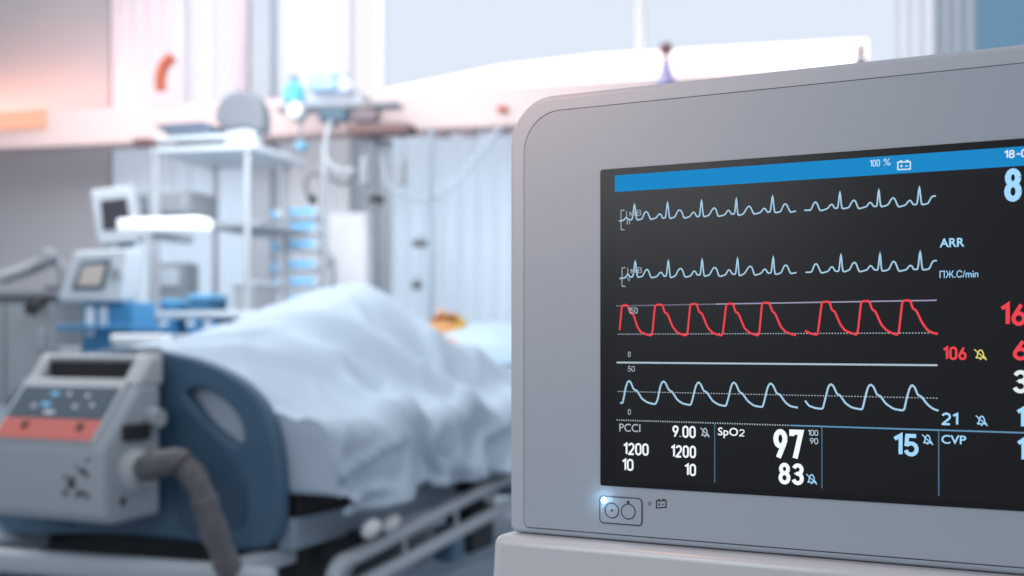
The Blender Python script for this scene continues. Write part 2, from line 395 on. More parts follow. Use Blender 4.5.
digits('9.00', 672.7, 696, 425.2, 437.3, g_white, w=0.155); text('SpO', 718.2, 738.4, 427.2, 437.8, g_white, .012); digits('2', 739.4, 744.8, 429.2, 436.2, g_white, w=0.14)
digits('97', 773.6, 803.8, 428.8, 459.8, g_white, label='large white oxygen reading', w=0.165); digits('100', 807.8, 818.4, 429.6, 435.6, g_bar_, w=0.14); digits('90', 810.1, 818.4, 437.8, 444, g_bar_, w=0.14)
digits('83', 778.8, 804.1, 462.4, 484, g_white, label='large white pulse reading', w=0.18)
digits('1200', 623.2, 649, 442.4, 454.6, g_white, w=0.155); digits('1200', 670.7, 696.3, 444.7, 457.1, g_white, w=0.155)
digits('10', 621.9, 633.8, 458.4, 470.4, g_white, w=0.155); digits('10', 684.4, 696.3, 463.3, 475.6, g_white, w=0.155)
digits('15', 892.2, 918.9, 433.2, 455.6, g_ice, w=0.172); text('CVP', 941.6, 966.4, 434.7, 443.6, g_ice, .015)
def bell(x0, x1, y0, y1, m):
    bm = bmesh.new(); w = x1-x0; h = y1-y0
    q = lambda a, b: mp(x0+a*w, y0+b*h)
    pts = [(.12, .80), (.25, .66), (.28, .38), (.38, .18), (.5, .10), (.62, .18), (.72, .38), (.75, .66), (.88, .80), (.12, .80)]
    ribbon(bm, [q(*p) for p in pts], 1.0*PX, YI-.0002); ribbon(bm, [q(.42, .92), q(.58, .92)], 1.0*PX, YI-.0002)
    ribbon(bm, [q(.0, .05), q(1., 1.)], .9*PX, YI-.0003)
    flat('alarm_off_symbol', bm, m, disp)
bell(700.8, 709.8, 427.2, 437.2, g_bar_); bell(806.6, 817.2, 473.4, 484.2, g_ice); bell(922.3, 933.2, 434, 444.8, g_ice)
bell(976, 987.8, 415, 426, g_ice); bell(974.5, 986.8, 348.8, 360, g_yel)
# power button plate on the panel
YP = -.0014
def pxr(x0, x1, yt, yb, r):
    a, z0 = mp(x0, yb); b, _ = mp(x1, yb); _, z1 = mp(x0, yt); return rrect(a, b, z0, z1, r, r, r, r, 6)
bp0 = Vector(mp(599.4, 525)); bp1 = Vector(mp(641.2, 497))
x0, z1 = mp(599.6, 496.0); x1, z0 = mp(641.6, 526.6)
_, z1b = mp(641.6, 498.4)
bm = bmesh.new(); prism(bm, rrect(x0, x1, z0+.0006, z1, .003, .003, .003, .003, 6), -.0016, -.0010)
pb_ = done('power_button', bm, m_panel, mon, .0002, seg=2)
bm = bmesh.new(); o_ = rrect(x0, x1, z0+.0006, z1, .003, .003, .003, .003, 6); ribbon(bm, o_+[o_[0]], 1.0*PX, -.00185)
def ring(cx, cy, r, w):
    c = Vector(mp(cx, cy)); ribbon(bm, [c+Vector((math.cos(a), math.sin(a)))*r*PX for a in [2*PI*i/32 for i in range(33)]], w*PX, -.00185)
ring(611.6, 510.5, 7.4, 1.0); ring(628.0, 511.6, 7.4, 1.0); ring(611.7, 510.5, .6, 1.2); ring(628.0, 502.2, .7, 1.4)
flat('on_off_symbol', bm, m_ink, pb_)
c = Vector(mp(603.8, 500.0)); bm = bmesh.new()
bmesh.ops.create_uvsphere(bm, u_segments=16, v_segments=8, radius=.0022, matrix=Matrix.Translation((c.x, -.0018, c.y)))
flat('indicator_light', bm, glow('led_blue_white', (190, 235, 255), 6), pb_)['label'] = 'glowing blue white indicator light'
battery(656, 665.5, 499, 508, m_ink, mon, 1.2, -.0014)
c = Vector(mp(648.8, 503.2)); bm = bmesh.new(); bmesh.ops.create_uvsphere(bm, u_segments=12, v_segments=8, radius=.0015, matrix=Matrix.Translation((c.x, -.0009, c.y)))
flat('battery_light', bm, mat('unlit_led', (130, 134, 142), .3), mon)
def mworld(x, y, z): return ORG + U*x + D*y + Vector((0, 0, z))
def light(name, typ, loc, energy, col, size=.1, target=None, sy=None):
    l = bpy.data.lights.new(name, typ); l.energy = energy; l.color = col
    if typ == 'AREA':
        l.size = size
        if sy: l.shape = 'RECTANGLE'; l.size_y = sy
    elif typ in ('POINT', 'SPOT'): l.shadow_soft_size = size
    o = bpy.data.objects.new(name, l); C.objects.link(o); o.location = loc
    if target is not None: o.rotation_euler = (Vector(target)-Vector(loc)).to_track_quat('-Z', 'Y').to_euler()
    return o
c = Vector(mp(603.8, 500.0))
light('indicator_glow', 'POINT', mworld(c.x, -.006, c.y), .004, (.35, .7, 1), .001)

# base unit under the monitor
bs = thing('equipment_pedestal', 'pale glossy base unit that the big grey monitor stands on', 'equipment base', ORG + Vector((0, 0, zB)), -TH)
bxl = mp(504.5, 560)[0]
bm = bmesh.new()
zz0, zz1 = -.30, -.0005
a = bxl-.004; b2 = XR-a
lv = [(zz0, .012), (-.05, .002), (zz1, 0)]
rings = []
for z, g in lv:
    rings.append([bm.verts.new(p) for p in ((a-g, -.014-g, z), (b2+g, -.014-g, z), (b2+g, .20, z), (a-g, .20, z))])
bm.faces.new(rings[0][::-1]); bm.faces.new(rings[-1])
for i in range(2):
    for k in range(4): bm.faces.new((rings[i][k], rings[i][(k+1) % 4], rings[i+1][(k+1) % 4], rings[i+1][k]))
done('base_shell', bm, m_base, bs, .0075, seg=6)
bm = bmesh.new(); lathe(bm, [(.03, -.53), (.03, -.30)], 24, Matrix.Translation((.16, .09, 0))); done('post', bm, m_steel, bs)
bm = bmesh.new(); lathe(bm, [(.26, -(ORG.z+zB)), (.26, -(ORG.z+zB)+.03), (.05, -(ORG.z+zB)+.07), (.03, -.52)], 32, Matrix.Translation((.16, .09, 0))); done('floor_stand', bm, m_bedl, bs)

# ------------------------------------------------------------------ THE ROOM
RA = math.radians(15)
R_ = Vector((math.cos(RA), -math.sin(RA), 0)); N_ = Vector((math.sin(RA), math.cos(RA), 0)); WO = Vector((0, 5.72, 0))
def wx(px, off=0.):                       # place along the rear wall seen in that column, standing off metres before it
    o = WO - N_*off; k = (px-CX)/F
    # o + t R: (o.x+t Rx) = k (o.y + t Ry)
    return (k*o.y-o.x)/(R_.x-k*R_.y)
def wz(px, py, off=0.):
    t = wx(px, off); y = (WO-N_*off+R_*t).y; return CH+(HY-py)/F*y
def wbox(name, px0, px1, z0, z1, off, th, m, parent=None, bevel=0., kind=None):
    x0, x1 = wx(px0, off), wx(px1, off)
    o = bx(name, x0, x1, -off, -off+th, z0, z1, m, parent, bevel)
    if not parent: o.location = WO; o.rotation_euler = (0, 0, -RA)
    if kind: o['kind'] = kind
    return o
bm = bmesh.new(); box(bm, -5, 5, -1.5, 7.5, -.05, 0); done('floor', bm, m_floor, smooth=False)['kind'] = 'structure'
wbox('wall_back', -250, 1300, 0, 3.1, -.06, .12, m_wallb, kind='structure')
wbox('wall_left', -250, 110, 0, 3.1, .09, .15, m_wall, kind='structure')
def window(n, px0, px1, z0, z1, m, mull=()):
    w = wbox('window_%d' % n, px0, px1, z0, z1, .02, .03, m, kind='structure')
    w2 = bmesh.new(); a, b = wx(px0, .05), wx(px1, .05)
    box(w2, a, b, -.06, -.02, z0-.04, z0); box(w2, a, b, -.06, -.02, z1, z1+.04); box(w2, a-.02, a, -.06, -.02, z0, z1); box(w2, b, b+.02, -.06, -.02, z0, z1)
    for q in mull: c_ = wx(q, .05); box(w2, c_-.02, c_+.02, -.06, -.02, z0, z1)
    done('window_frame', w2, m_frame, w, .004)
window(1, 188, 249, 2.0, 2.9, m_sky2, (208,))
window(2, 352, 378, 2.0, 2.9, m_sky2)
window(3, 384, 896, 1.95, 2.9, m_sky, (640,))
window(4, 976, 1150, .9, 2.42, m_skyd)
def curtain(px0, px1, z0, z1, m, lab, nf=6, amp=.02, off=.14, grp=None):
    a, b = wx(px0, off), wx(px1, off); bm = bmesh.new(); n = nf*10; g = []
    for i in range(n+1):
        t = i/n; x = a+(b-a)*t
        row = []
        for k in range(7):
            z = z0+(z1-z0)*k/6
            y = -off+amp*math.sin(t*nf*2*PI+.4*math.sin(k*1.3+i*.1))*(1-.25*k/6)+.3*amp*math.sin(t*nf*5.1+k)
            row.append(bm.verts.new((x, y, z)))
        g.append(row)
    for i in range(n):
        for k in range(6): bm.faces.new((g[i][k], g[i+1][k], g[i+1][k+1], g[i][k+1]))
    o = done('curtain', bm, m); o.location = WO; o.rotation_euler = (0, 0, -RA)
    so = o.modifiers.new('thick', 'SOLIDIFY'); so.thickness = .002
    tag(o, lab, 'curtain'); return o
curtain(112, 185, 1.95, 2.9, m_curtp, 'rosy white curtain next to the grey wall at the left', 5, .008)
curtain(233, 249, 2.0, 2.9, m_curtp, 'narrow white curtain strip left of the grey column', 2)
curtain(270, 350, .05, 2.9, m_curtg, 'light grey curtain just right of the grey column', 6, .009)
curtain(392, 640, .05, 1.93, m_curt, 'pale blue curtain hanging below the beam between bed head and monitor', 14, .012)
curtain(113, 250, .05, 1.93, mat('curtain_ice', (196, 212, 226), .9, emi=.24), 'long pale blue curtain below the beam behind the shelving cart', 8, .009)  # cloth emits a little, as if lit from behind
curtain(896, 936, .05, 2.9, mat('curtain_white2', (215, 220, 226), .9, emi=.35), 'white gathered curtain above the right part of the monitor', 3)  # backlight put into the cloth as emission
curtain(938, 976, .05, 2.9, mat('curtain_grey2', (172, 182, 192), .9, emi=.3), 'darker grey curtain at the right beside the blue window', 3)  # emission in place of daylight through the cloth
o = wbox('column', 251, 270, 0, 3.1, .22, .2, m_column, None, .005); o['kind'] = 'structure'; o.name = 'trim_1'
# service beam
OB = .45
bz0, bz1 = wz(500, 127, OB), wz(500, 86, OB)
bmroot = thing('bedhead_service_beam', 'long rosy grey service beam running across the wall above the bed', 'service beam', WO-N_*OB+Vector((0, 0, bz0)), -RA)
def bpart(name, px0, px1, z0, z1, y0, y1, m, bevel=.006, par=bmroot, ):
    return bx(name, wx(px0, OB), wx(px1, OB), y0, y1, z0-bz0, z1-bz0, m, par, bevel)
bpart('beam_body', -150, 1150, bz0, bz1, 0, .16, m_beam, .015)
bm = bmesh.new(); lx = lambda q: wx(q, OB)
hgt = bz1-bz0
prism(bm, [(lx(372), hgt+.004), (lx(868), hgt+.004), (lx(868), hgt+.115), (lx(600), hgt+.118), (lx(500), hgt+.095), (lx(420), hgt+.045), (lx(374), hgt+.015)], .03, .14)
done('lamp_diffuser', bm, m_lamp, bmroot, .006)['label'] = 'brightly lit white lamp strip'
bpart('warm_flare_strip', -60, 48, bz1-.075, bz1+.004, -.03, .002, m_flarew, .01)['label'] = 'salmon glow strip added at the left end'  # added emitter imitating flare glow, no real fitting
for k, q in enumerate((430, 458, 492)):
    bpart('gas_outlet', q, q+14, bz0-.022, bz0+.002, .03, .09, mat('outlet_mauve', (172, 150, 155), .5), .004)
bpart('gas_outlet', 498, 508, bz0+.06, bz0+.085, -.02, .002, m_rust, .004)
for q in (-100, 246, 700, 1100):
    x = wx(q, OB); bm = bmesh.new(); box(bm, x-.03, x+.03, .14, OB+.06-.12, .05, .12); done('bracket', bm, m_bedl, bmroot, .003)

# light
w = bpy.data.worlds.new('world'); S.world = w; w.use_nodes = True
nt = w.node_tree; bg = nt.nodes['Background']
tc = nt.nodes.new('ShaderNodeTexCoord'); sp = nt.nodes.new('ShaderNodeSeparateXYZ'); cr = nt.nodes.new('ShaderNodeValToRGB')
nt.links.new(tc.outputs['Generated'], sp.inputs[0]); mr = nt.nodes.new('ShaderNodeMapRange'); mr.inputs['From Min'].default_value = -1
nt.links.new(sp.outputs['Z'], mr.inputs['Value']); nt.links.new(mr.outputs['Result'], cr.inputs['Fac'])
cr.color_ramp.elements[0].color = (.16, .19, .24, 1); cr.color_ramp.elements[1].color = (.86, .93, 1.0, 1)
nt.links.new(cr.outputs['Color'], bg.inputs['Color']); bg.inputs['Strength'].default_value = .72
light('rear_fill_high', 'AREA', (-1.2, 4.3, 3.0), 30, (.92, .97, 1), 1.8, (-1.0, 5.3, 1.0))  # unseen area light added to brighten the back wall
light('wall_fill', 'AREA', (-.75, 4.1, 1.75), 7, (.93, .97, 1), .9, (-.85, 5.6, 1.45))
light('room_fill', 'AREA', (-.5, 3.2, 2.3), 13, (.92, .96, 1), 1.0, (-.9, 5.4, 1.3))
light('window_daylight', 'AREA', (-2.6, 4.6, 2.6), 26, (.95, .97, 1), 1.2, (-.7, 3.9, .9))
light('monitor_key', 'AREA', (-1.0, .15, 1.5), 7.4, (.90, .96, 1), .7, mworld(.05, 0, .2))
light('low_fill', 'AREA', (.05, .45, .50), .22, (1, .74, .70), .3, mworld(.2, 0, -.02))
light('warm_flare_fill', 'AREA', WO+R_*wx(-20, .26)-N_*.24+Vector((0, 0, bz1+.03)), 5.5, (1, .40, .28), 1.5, WO+R_*wx(10, .1)+Vector((0, 0, bz1+.35)), .06)  # added light imitating the warm flare on the wall, no fitting there
light('warm_wall_wash_high', 'AREA', W(40, 60, 4.6), 3.2, (1, .6, .5), .8, W(60, 60, 6.0))  # unseen warm light added to tint the upper wall rosy
light('warm_key', 'AREA', (-.20, .80, 1.30), .75, (1, .42, .26), .1, mworld(.0, 0, .31))

# ------------------------------------------------------------------ THE BED
BA = math.radians(20); BO = Vector((-.905, 3.0, 0))
Ba = Vector((math.sin(BA), math.cos(BA), 0)); Br = Vector((math.cos(BA), -math.sin(BA), 0))
bed = thing('hospital_bed', 'adjustable hospital bed with slate blue footboard and grey side rails', 'bed', BO, -BA)
def bl(px, py, y=0.):       # direction -> x,z on a plane across the bed, y metres up the bed from its foot
    o = BO + Ba*y; r = Vector(((px-CX)/F, 1, (HY-py)/F)); k = o.dot(Ba)/Vector((r.x, r.y, 0)).dot(Ba)
    q = r*k; return (q-o).dot(Br), CH+q.z
# footboard with two grip holes
cuo = bpy.data.curves.new('footboard', 'CURVE'); cuo.dimensions = '2D'; cuo.fill_mode = 'BOTH'; cuo.extrude = .012; cuo.bevel_depth = .01; cuo.bevel_resolution = 3
rt = [(150, 352), (175, 357), (200, 363), (225, 373), (248, 388), (264, 406), (274, 430), (280, 462), (282, 500), (280, 528), (270, 541), (255, 545), (235, 543), (200, 536), (150, 531)]
rt = [bl(*p) for p in rt]; rt = [(max(x, .02) if i in (0, len(rt)-1) else x, z) for i, (x, z) in enumerate(rt)]
outl = rt + [(-x, z) for x, z in rt[::-1]]
hole = [bl(*p) for p in [(193, 386), (204, 383), (218, 388), (236, 401), (247, 416), (252, 434), (250, 444), (241, 449), (226, 440), (207, 423), (193, 404), (186, 393)]]
for pl in (outl, hole, [(-x, z) for x, z in hole]):
    sp_ = cuo.splines.new('BEZIER' if False else 'POLY'); q = smooth_path([(x, z, 0) for x, z in pl]+[(pl[0][0], pl[0][1], 0)], 4)[:-1]
    sp_.points.add(len(q)-1)
    for i, v in enumerate(q): sp_.points[i].co = (v.x, v.y, 0, 1)
    sp_.use_cyclic_u = True
to = bpy.data.objects.new('tmp', cuo); C.objects.link(to); bpy.context.view_layer.update()
me = bpy.data.meshes.new_from_object(to.evaluated_get(bpy.context.evaluated_depsgraph_get())); bpy.data.objects.remove(to)
me.transform(Matrix.Rotation(PI/2, 4, 'X')); me.materials.clear()
fb = link('footboard', me, m_slate, bed); fb.location = (0, 0, 0)
for p in me.polygons: p.use_smooth = True
# moulded recess panels on the footboard
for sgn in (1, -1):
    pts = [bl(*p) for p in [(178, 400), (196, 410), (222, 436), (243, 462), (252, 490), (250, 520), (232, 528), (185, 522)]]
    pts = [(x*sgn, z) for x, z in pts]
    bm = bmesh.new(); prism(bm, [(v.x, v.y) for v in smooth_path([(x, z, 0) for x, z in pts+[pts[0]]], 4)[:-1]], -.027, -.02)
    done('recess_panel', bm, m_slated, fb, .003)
bm = bmesh.new(); prism(bm, [(v.x, v.y) for v in smooth_path([(x, z, 0) for x, z in [(-.36, .62), (-.3, .93), (.3, .93), (.40, .80), (.41, .60), (-.40, .60), (-.36, .62)]], 2)[:-1]], 2.03, 2.06)
done('headboard', bm, m_slate, bed, .006)
# frame
bx('mattress_platform', -.42, .42, .05, 2.0, .55, .60, m_dark, bed, .006)
for s in (-1, 1):
    bx('side_beam', s*.40-.025, s*.40+.025, .02, 2.02, .47, .545, m_bedm, bed, .008)
bx('bumper', -.48, .46, -.16, -.10, .405, .462, m_bedl, bed, .02)
for s in (-1, 1): bx('bumper_arm', s*.36-.025, s*.36+.025, -.12, .1, .43, .47, m_bedl, bed, .005)
bx('cross_beam', -.4, .4, .12, .2, .40, .47, m_black, bed, .008)
bx('cross_beam', -.4, .4, 1.7, 1.78, .40, .47, m_bedm, bed, .008)
bx('mechanism_cover', -.05, .40, .10, .42, .38, .548, m_black, bed, .01)
bx('underframe', -.34, .34, .1, 1.9, .22, .30, m_bedm, bed, .01)
for y in (.45, 1.4):
    for s in (-1, 1):
        bm = bmesh.new(); tube(bm, [(s*.3, y, .29), (s*.3, y+.22, .50)], .022); done('lift_arm', bm, m_steel, bed)
bm = bmesh.new(); tube(bm, [(.1, .5, .33), (.1, 1.3, .46)], .028); done('actuator', bm, m_dark, bed)
for s in (-1, 1):
    for y in (.18, 1.82):
        bm = bmesh.new(); lathe(bm, [(.035, -.022), (.07, -.02), (.075, -.012), (.075, .012), (.07, .02), (.035, .022)], 24, Matrix.Translation((s*.34, y, .075)) @ Matrix.Rotation(PI/2, 4, 'Y'))
        ww = done('caster', bm, m_dark, bed)
        bm = bmesh.new(); box(bm, s*.34-.035, s*.34+.035, y-.04, y+.04, .14, .22); done('caster_fork', bm, m_bedl, ww, .01)
# lowered side rails
for s in (1, -1):
    bm = bmesh.new()
    X = s*.50
    top = smooth_path([(X, .06, .40), (X, .10, .435), (X, .25, .445), (X, 1.15, .515), (X, 1.30, .50), (X, 1.36, .47), (X, 1.30, .43), (X, 1.1, .425), (X, .25, .37), (X, .10, .37), (X, .06, .40)], 6)
    tube(bm, top, .02); rl = done('side_rail', bm, m_bedl, bed)
    for yy, zz in ((.45, .35), (.8, .37), (1.1, .385)):
        bm = bmesh.new(); tube(bm, [(X, yy, zz+.01), (X, yy, zz+.105)], .009); done('rail_bar', bm, m_steel, rl)
    for yy in (.3, 1.0):
        bm = bmesh.new(); box(bm, min(s*.42, X), max(s*.42, X), yy-.02, yy+.02, .43+yy*.07, .46+yy*.07); done('rail_hinge', bm, m_dark, rl, .003)
bm = bmesh.new()
for yy in (.19, .30):
    bmesh.ops.create_uvsphere(bm, u_segments=16, v_segments=10, radius=1, matrix=Matrix.Translation((.535, yy, .505)) @ Matrix.Rotation(.15, 4, 'X') @ Matrix.Diagonal((.018, .044, .022, 1)))
done('release_handle', bm, m_white, bed)['label'] = 'pair of white oval release handles'
bx('drain_bag_holder', .43, .49, .80, .90, .32, .42, mat('muted_blue', (84, 118, 146), .5), bed, .01)
bx('junction_box', .36, .45, 1.05, 1.25, .30, .44, m_dark, bed, .01)

# mattress, pillow
def sm(a, b, x): t = min(max((x-a)/(b-a), 0), 1); return t*t*(3-2*t)
def MT(s): return .745 + .10*sm(1.25, 2.0, s)
bm = bmesh.new(); g = []
for i in range(21):
    s = .05+1.95*i/20
    g.append([bm.verts.new(p) for p in ((-.425, s, .602+.04*sm(1.25, 2, s)), (.425, s, .602+.04*sm(1.25, 2, s)), (.425, s, MT(s)), (-.425, s, MT(s)))])
for i in range(20):
    for k in range(4): bm.faces.new((g[i][k], g[i][(k+1) % 4], g[i+1][(k+1) % 4], g[i+1][k]))
bm.faces.new(g[0]); bm.faces.new(g[-1])
tag(done('mattress', bm, m_mattr, None, .03, loc=BO, rz=-BA), 'dark grey mattress on the bed frame under the white blanket', 'mattress')
bm = bmesh.new(); bmesh.ops.create_grid(bm, x_segments=26, y_segments=16, size=1)
top = list(bm.verts)
def pz(u, v): return max(1-abs(u)**3.2, 0)**.5*max(1-abs(v)**3.0, 0)**.5
new = {}
for v in top: new[v] = bm.verts.new((v.co.x, v.co.y, -1))
for f in list(bm.faces): bm.faces.new([new[v] for v in reversed(f.verts)])
for v in list(bm.verts):
    sgn = -1 if v.co.z < -.5 else 1; u_, v_ = v.co.x, v.co.y
    h = pz(u_, v_)
    v.co = (u_*.36*(1-.06*v_*v_), v_*.21*(1-.08*u_*u_), sgn*h*(.085 if sgn > 0 else .045)+.006*noise.noise(Vector((u_*3, v_*3, 1))))
bmesh.ops.remove_doubles(bm, verts=bm.verts, dist=.0015)
o = done('pillow', bm, m_pillow, None, loc=BO+Ba*1.86+Br*.10+Vector((0, 0, .925)), rz=-BA); o.rotation_euler = (math.radians(14), 0, -BA)
tag(o, 'plump pale blue white pillow at the head of the bed', 'pillow')

# the patient: one skinned body, knees drawn up under the blanket
def skinned(name, verts, edges, root, m, sub=2):
    me = bpy.data.meshes.new('tmp'); me.from_pydata([v[:3] for v in verts], edges, [])
    o = bpy.data.objects.new('tmp', me); C.objects.link(o)
    md = o.modifiers.new('s', 'SKIN'); md.use_smooth_shade = True
    for i, v in enumerate(verts): me.skin_vertices[0].data[i].radius = (v[3], v[4] if len(v) > 4 else v[3])
    for i in range(len(verts)): me.skin_vertices[0].data[i].use_root = (i == root)
    sb = o.modifiers.new('d', 'SUBSURF'); sb.levels = sub; sb.render_levels = sub
    bpy.context.view_layer.update()
    r = bpy.data.meshes.new_from_object(o.evaluated_get(bpy.context.evaluated_depsgraph_get())); bpy.data.objects.remove(o)
    return r
V = []; E = []
def jv(x, y, z, r, r2=None, to=None):
    V.append((x, y, z, r, r2 or r)); i = len(V)-1
    if to is not None: E.append((to, i))
    return i
pel = jv(0, 1.27, .875, .12, .09); ch1 = jv(0, 1.42, .895, .125, .09, pel); ch2 = jv(0, 1.58, .925, .13, .085, ch1)
nk = jv(0, 1.70, .955, .05, None, ch2); hd0 = jv(.005, 1.77, .952, .066, .072, nk); hd1 = jv(.015, 1.85, .962, .080, .088, hd0); hd2 = jv(.015, 1.92, .968, .064, .07, hd1)
for s in (-1, 1):
    a1 = jv(s*.17, 1.60, .92, .048, None, ch2); a2 = jv(s*.24, 1.34, .86, .04, None, a1); a3 = jv(s*.20, 1.12, .87, .03, None, a2)
    h0 = jv(s*.185, 1.04, .875, .034, .018, a3)
    for q, (dx, L) in enumerate(((-.022, .06), (-.007, .07), (.008, .066), (.022, .052))):
        f1 = jv(s*(.185+dx), 1.0, .876, .0085, None, h0); f2 = jv(s*(.183+dx*1.1), 1.0-L*.6, .872, .008, None, f1); jv(s*(.18+dx*1.15), 1.0-L, .862, .0065, None, f2)
    t1 = jv(s*.155, 1.06, .875, .01, None, h0); jv(s*.140, 1.03, .87, .008, None, t1)
    l0 = jv(s*.10, 1.20, .88, .085, .075, pel); l1 = jv(s*.11, .97, 1.015, .058, None, l0)
    l2 = jv(s*.11, .76, .93, .050, None, l1); l3 = jv(s*.11, .57, .835, .036, None, l2); jv(s*.12, .44, .85, .034, .026, l3)
me = skinned('body', V, E, pel, m_skin)
# face shaping: the face looks up and a little to the foot
person = link('person', me, m_skin, None, BO, -BA)
me.materials.clear(); me.materials.append(m_skin)
for p in me.polygons: p.material_index = 0; p.use_smooth = True
tag(person, 'person lying in the bed under a white blanket, only the head showing', 'person')
hc = Vector((.015, 1.835, .972))
bm = bmesh.new()
bmesh.ops.create_uvsphere(bm, u_segments=24, v_segments=16, radius=1, matrix=Matrix.Translation(hc+Vector((0, .03, -.005))) @ Matrix.Diagonal((.102, .106, .100, 1)))
bmesh.ops.delete(bm, geom=[v for v in bm.verts if v.co.z > hc.z+.035 and v.co.y < hc.y+.035 and abs(v.co.x) < .07], context='VERTS')
for v in bm.verts: v.co += Vector((1, 1, 1))*.006*noise.noise(v.co*60)
o = done('hair', bm, m_hair, person); so = o.modifiers.new('s', 'SOLIDIFY'); so.thickness = .008
bm = bmesh.new()
tube(bm, [hc+Vector((0, .012, .078)), hc+Vector((0, -.012, .098)), hc+Vector((0, -.026, .084))], .011, 8, rf=lambda i: (.007, .012, .011)[i]); done('nose', bm, m_skin, person)
bm = bmesh.new()
for s in (-1, 1): bmesh.ops.create_uvsphere(bm, u_segments=10, v_segments=6, radius=.011, matrix=Matrix.Translation(hc+Vector((s*.03, .012, .074))) @ Matrix.Diagonal((1.3, .6, .6, 1)))
done('eyelid', bm, mat('eyelid', (170, 118, 92), .5), person)
bm = bmesh.new(); bmesh.ops.create_uvsphere(bm, u_segments=12, v_segments=6, radius=.02, matrix=Matrix.Translation(hc+Vector((0, -.045, .072))) @ Matrix.Diagonal((1.2, .4, .35, 1))); done('lips', bm, mat('lips', (176, 92, 84), .5), person)
bm = bmesh.new()
for s in (-1, 1): bmesh.ops.create_uvsphere(bm, u_segments=10, v_segments=8, radius=.03, matrix=Matrix.Translation(hc+Vector((s*.085, 0, .0))) @ Matrix.Diagonal((.3, .7, 1, 1)))
done('ear', bm, m_skin, person)

# blanket
prof = [(0.0, .90), (.1, .925), (.3, .948), (.6, 1.012), (.8, 1.055), (1.0, 1.10), (1.13, 1.118), (1.3, 1.085), (1.5, 1.0), (1.62, .945), (1.74, .90)]
def PB(s):
    for i in range(len(prof)-1):
        if s <= prof[i+1][0]:
            t = (s-prof[i][0])/(prof[i+1][0]-prof[i][0]); t = max(t, 0)*1.0; t = t*t*(3-2*t)*.4+t*.6
            return prof[i][1]+(prof[i+1][1]-prof[i][1])*t
    return prof[-1][1]
bm = bmesh.new(); NS, NW = 110, 130; g = []
EDGE = .445; DROP = .25; NF = 10
def gz(s, t, s0, t0, ang, L, Wd, H):
    c, q = math.cos(ang), math.sin(ang); a = (s-s0)*c+(t-t0)*q; b = -(s-s0)*q+(t-t0)*c
    return H*math.exp(-(a/L)**2-(b/Wd)**2)
for i in range(-NF, NS+1):
    s = .035+1.66*max(i, 0)/NS; row = []
    for k in range(NW+1):
        w_ = -(EDGE+.28)+(EDGE*2+.28+DROP)*k/NW
        t = max(min(w_, EDGE), -EDGE); dn = abs(w_)-EDGE if abs(w_) > EDGE else 0
        m0 = MT(s)+.02; B = PB(s)
        cross = math.exp(-(abs(t+.02)/.30)**2.6)
        z = m0 + (B-m0)*cross
        fm = (1-.75*cross)
        q1 = noise.noise(Vector((s*3.1-t*2.2, t*3.3+s*1.2, .3)))*2+.25; z += fm*.045*(math.exp(-(q1/.22)**2)-.25)
        q2 = noise.noise(Vector((s*5.2+t*3.8, t*4.9-s*2.1, 6.3)))*2; z += (fm*.008+.002)*(math.exp(-(q2/.2)**2)-.3)
        z += .018*noise.noise(Vector((s*3.2, t*3.4, 1.7)))*(1-.3*cross) + .007*noise.noise(Vector((s*11, t*7, 4)))
        if True: z = max(z, m0-.008)
        z += gz(s, t, .85, .30, .9, .30, .05, .075) + gz(s, t, 1.35, .30, .3, .20, .07, .06) + gz(s, t, 1.12, .33, 1.0, .16, .06, -.05)
        z += gz(s, t, .55, .25, .7, .28, .05, .025) - gz(s, t, 1.62, .18, 0, .2, .2, .03) + gz(s, t, .3, .15, .5, .2, .04, .018)
        x = t
        if dn:
            sg = 1 if w_ > 0 else -1; r = .05
            hem = (DROP if sg > 0 else .28)
            if dn < r*PI/2: a_ = dn/r; x = sg*(EDGE+r*math.sin(a_)); z -= r*(1-math.cos(a_))
            else: z -= r+(dn-r*PI/2)*(1+.10*math.sin(s*7+1)-.12*(1-sm(.05, .25, s))) ; x = sg*(EDGE+r)
            f = dn/hem
            q3 = noise.noise(Vector((s*4.5+f*1.2, f*1.5-s, 3.1)))*2; x += sg*f*.028*math.exp(-(q3/.22)**2)
            x += sg*f*(.015*math.sin(s*13+f*1.5+2.5*math.sin(s*4))+.03*noise.noise(Vector((s*5, f*2, 9)))+.035)
            z = z*(1-f*.55)+(m0-dn*.80)*(f*.55)
        if i < 0:       # the foot end hangs down inside the footboard
            z -= (-i/NF)*max(0, z-.60)*.98; s_ = s-.004*math.sin(k*.3)*(-i/NF)
        else: s_ = s
        row.append(bm.verts.new((x, s_, z)))
    g.append(row)
for i in range(NS+NF):
    for k in range(NW): bm.faces.new((g[i][k], g[i+1][k], g[i+1][k+1], g[i][k+1]))
o = done('blanket', bm, m_linen, None, loc=BO, rz=-BA); so = o.modifiers.new('s', 'SOLIDIFY'); so.thickness = .012; so.offset = 1
tag(o, 'rumpled white blanket draped over the person in the bed', 'blanket')

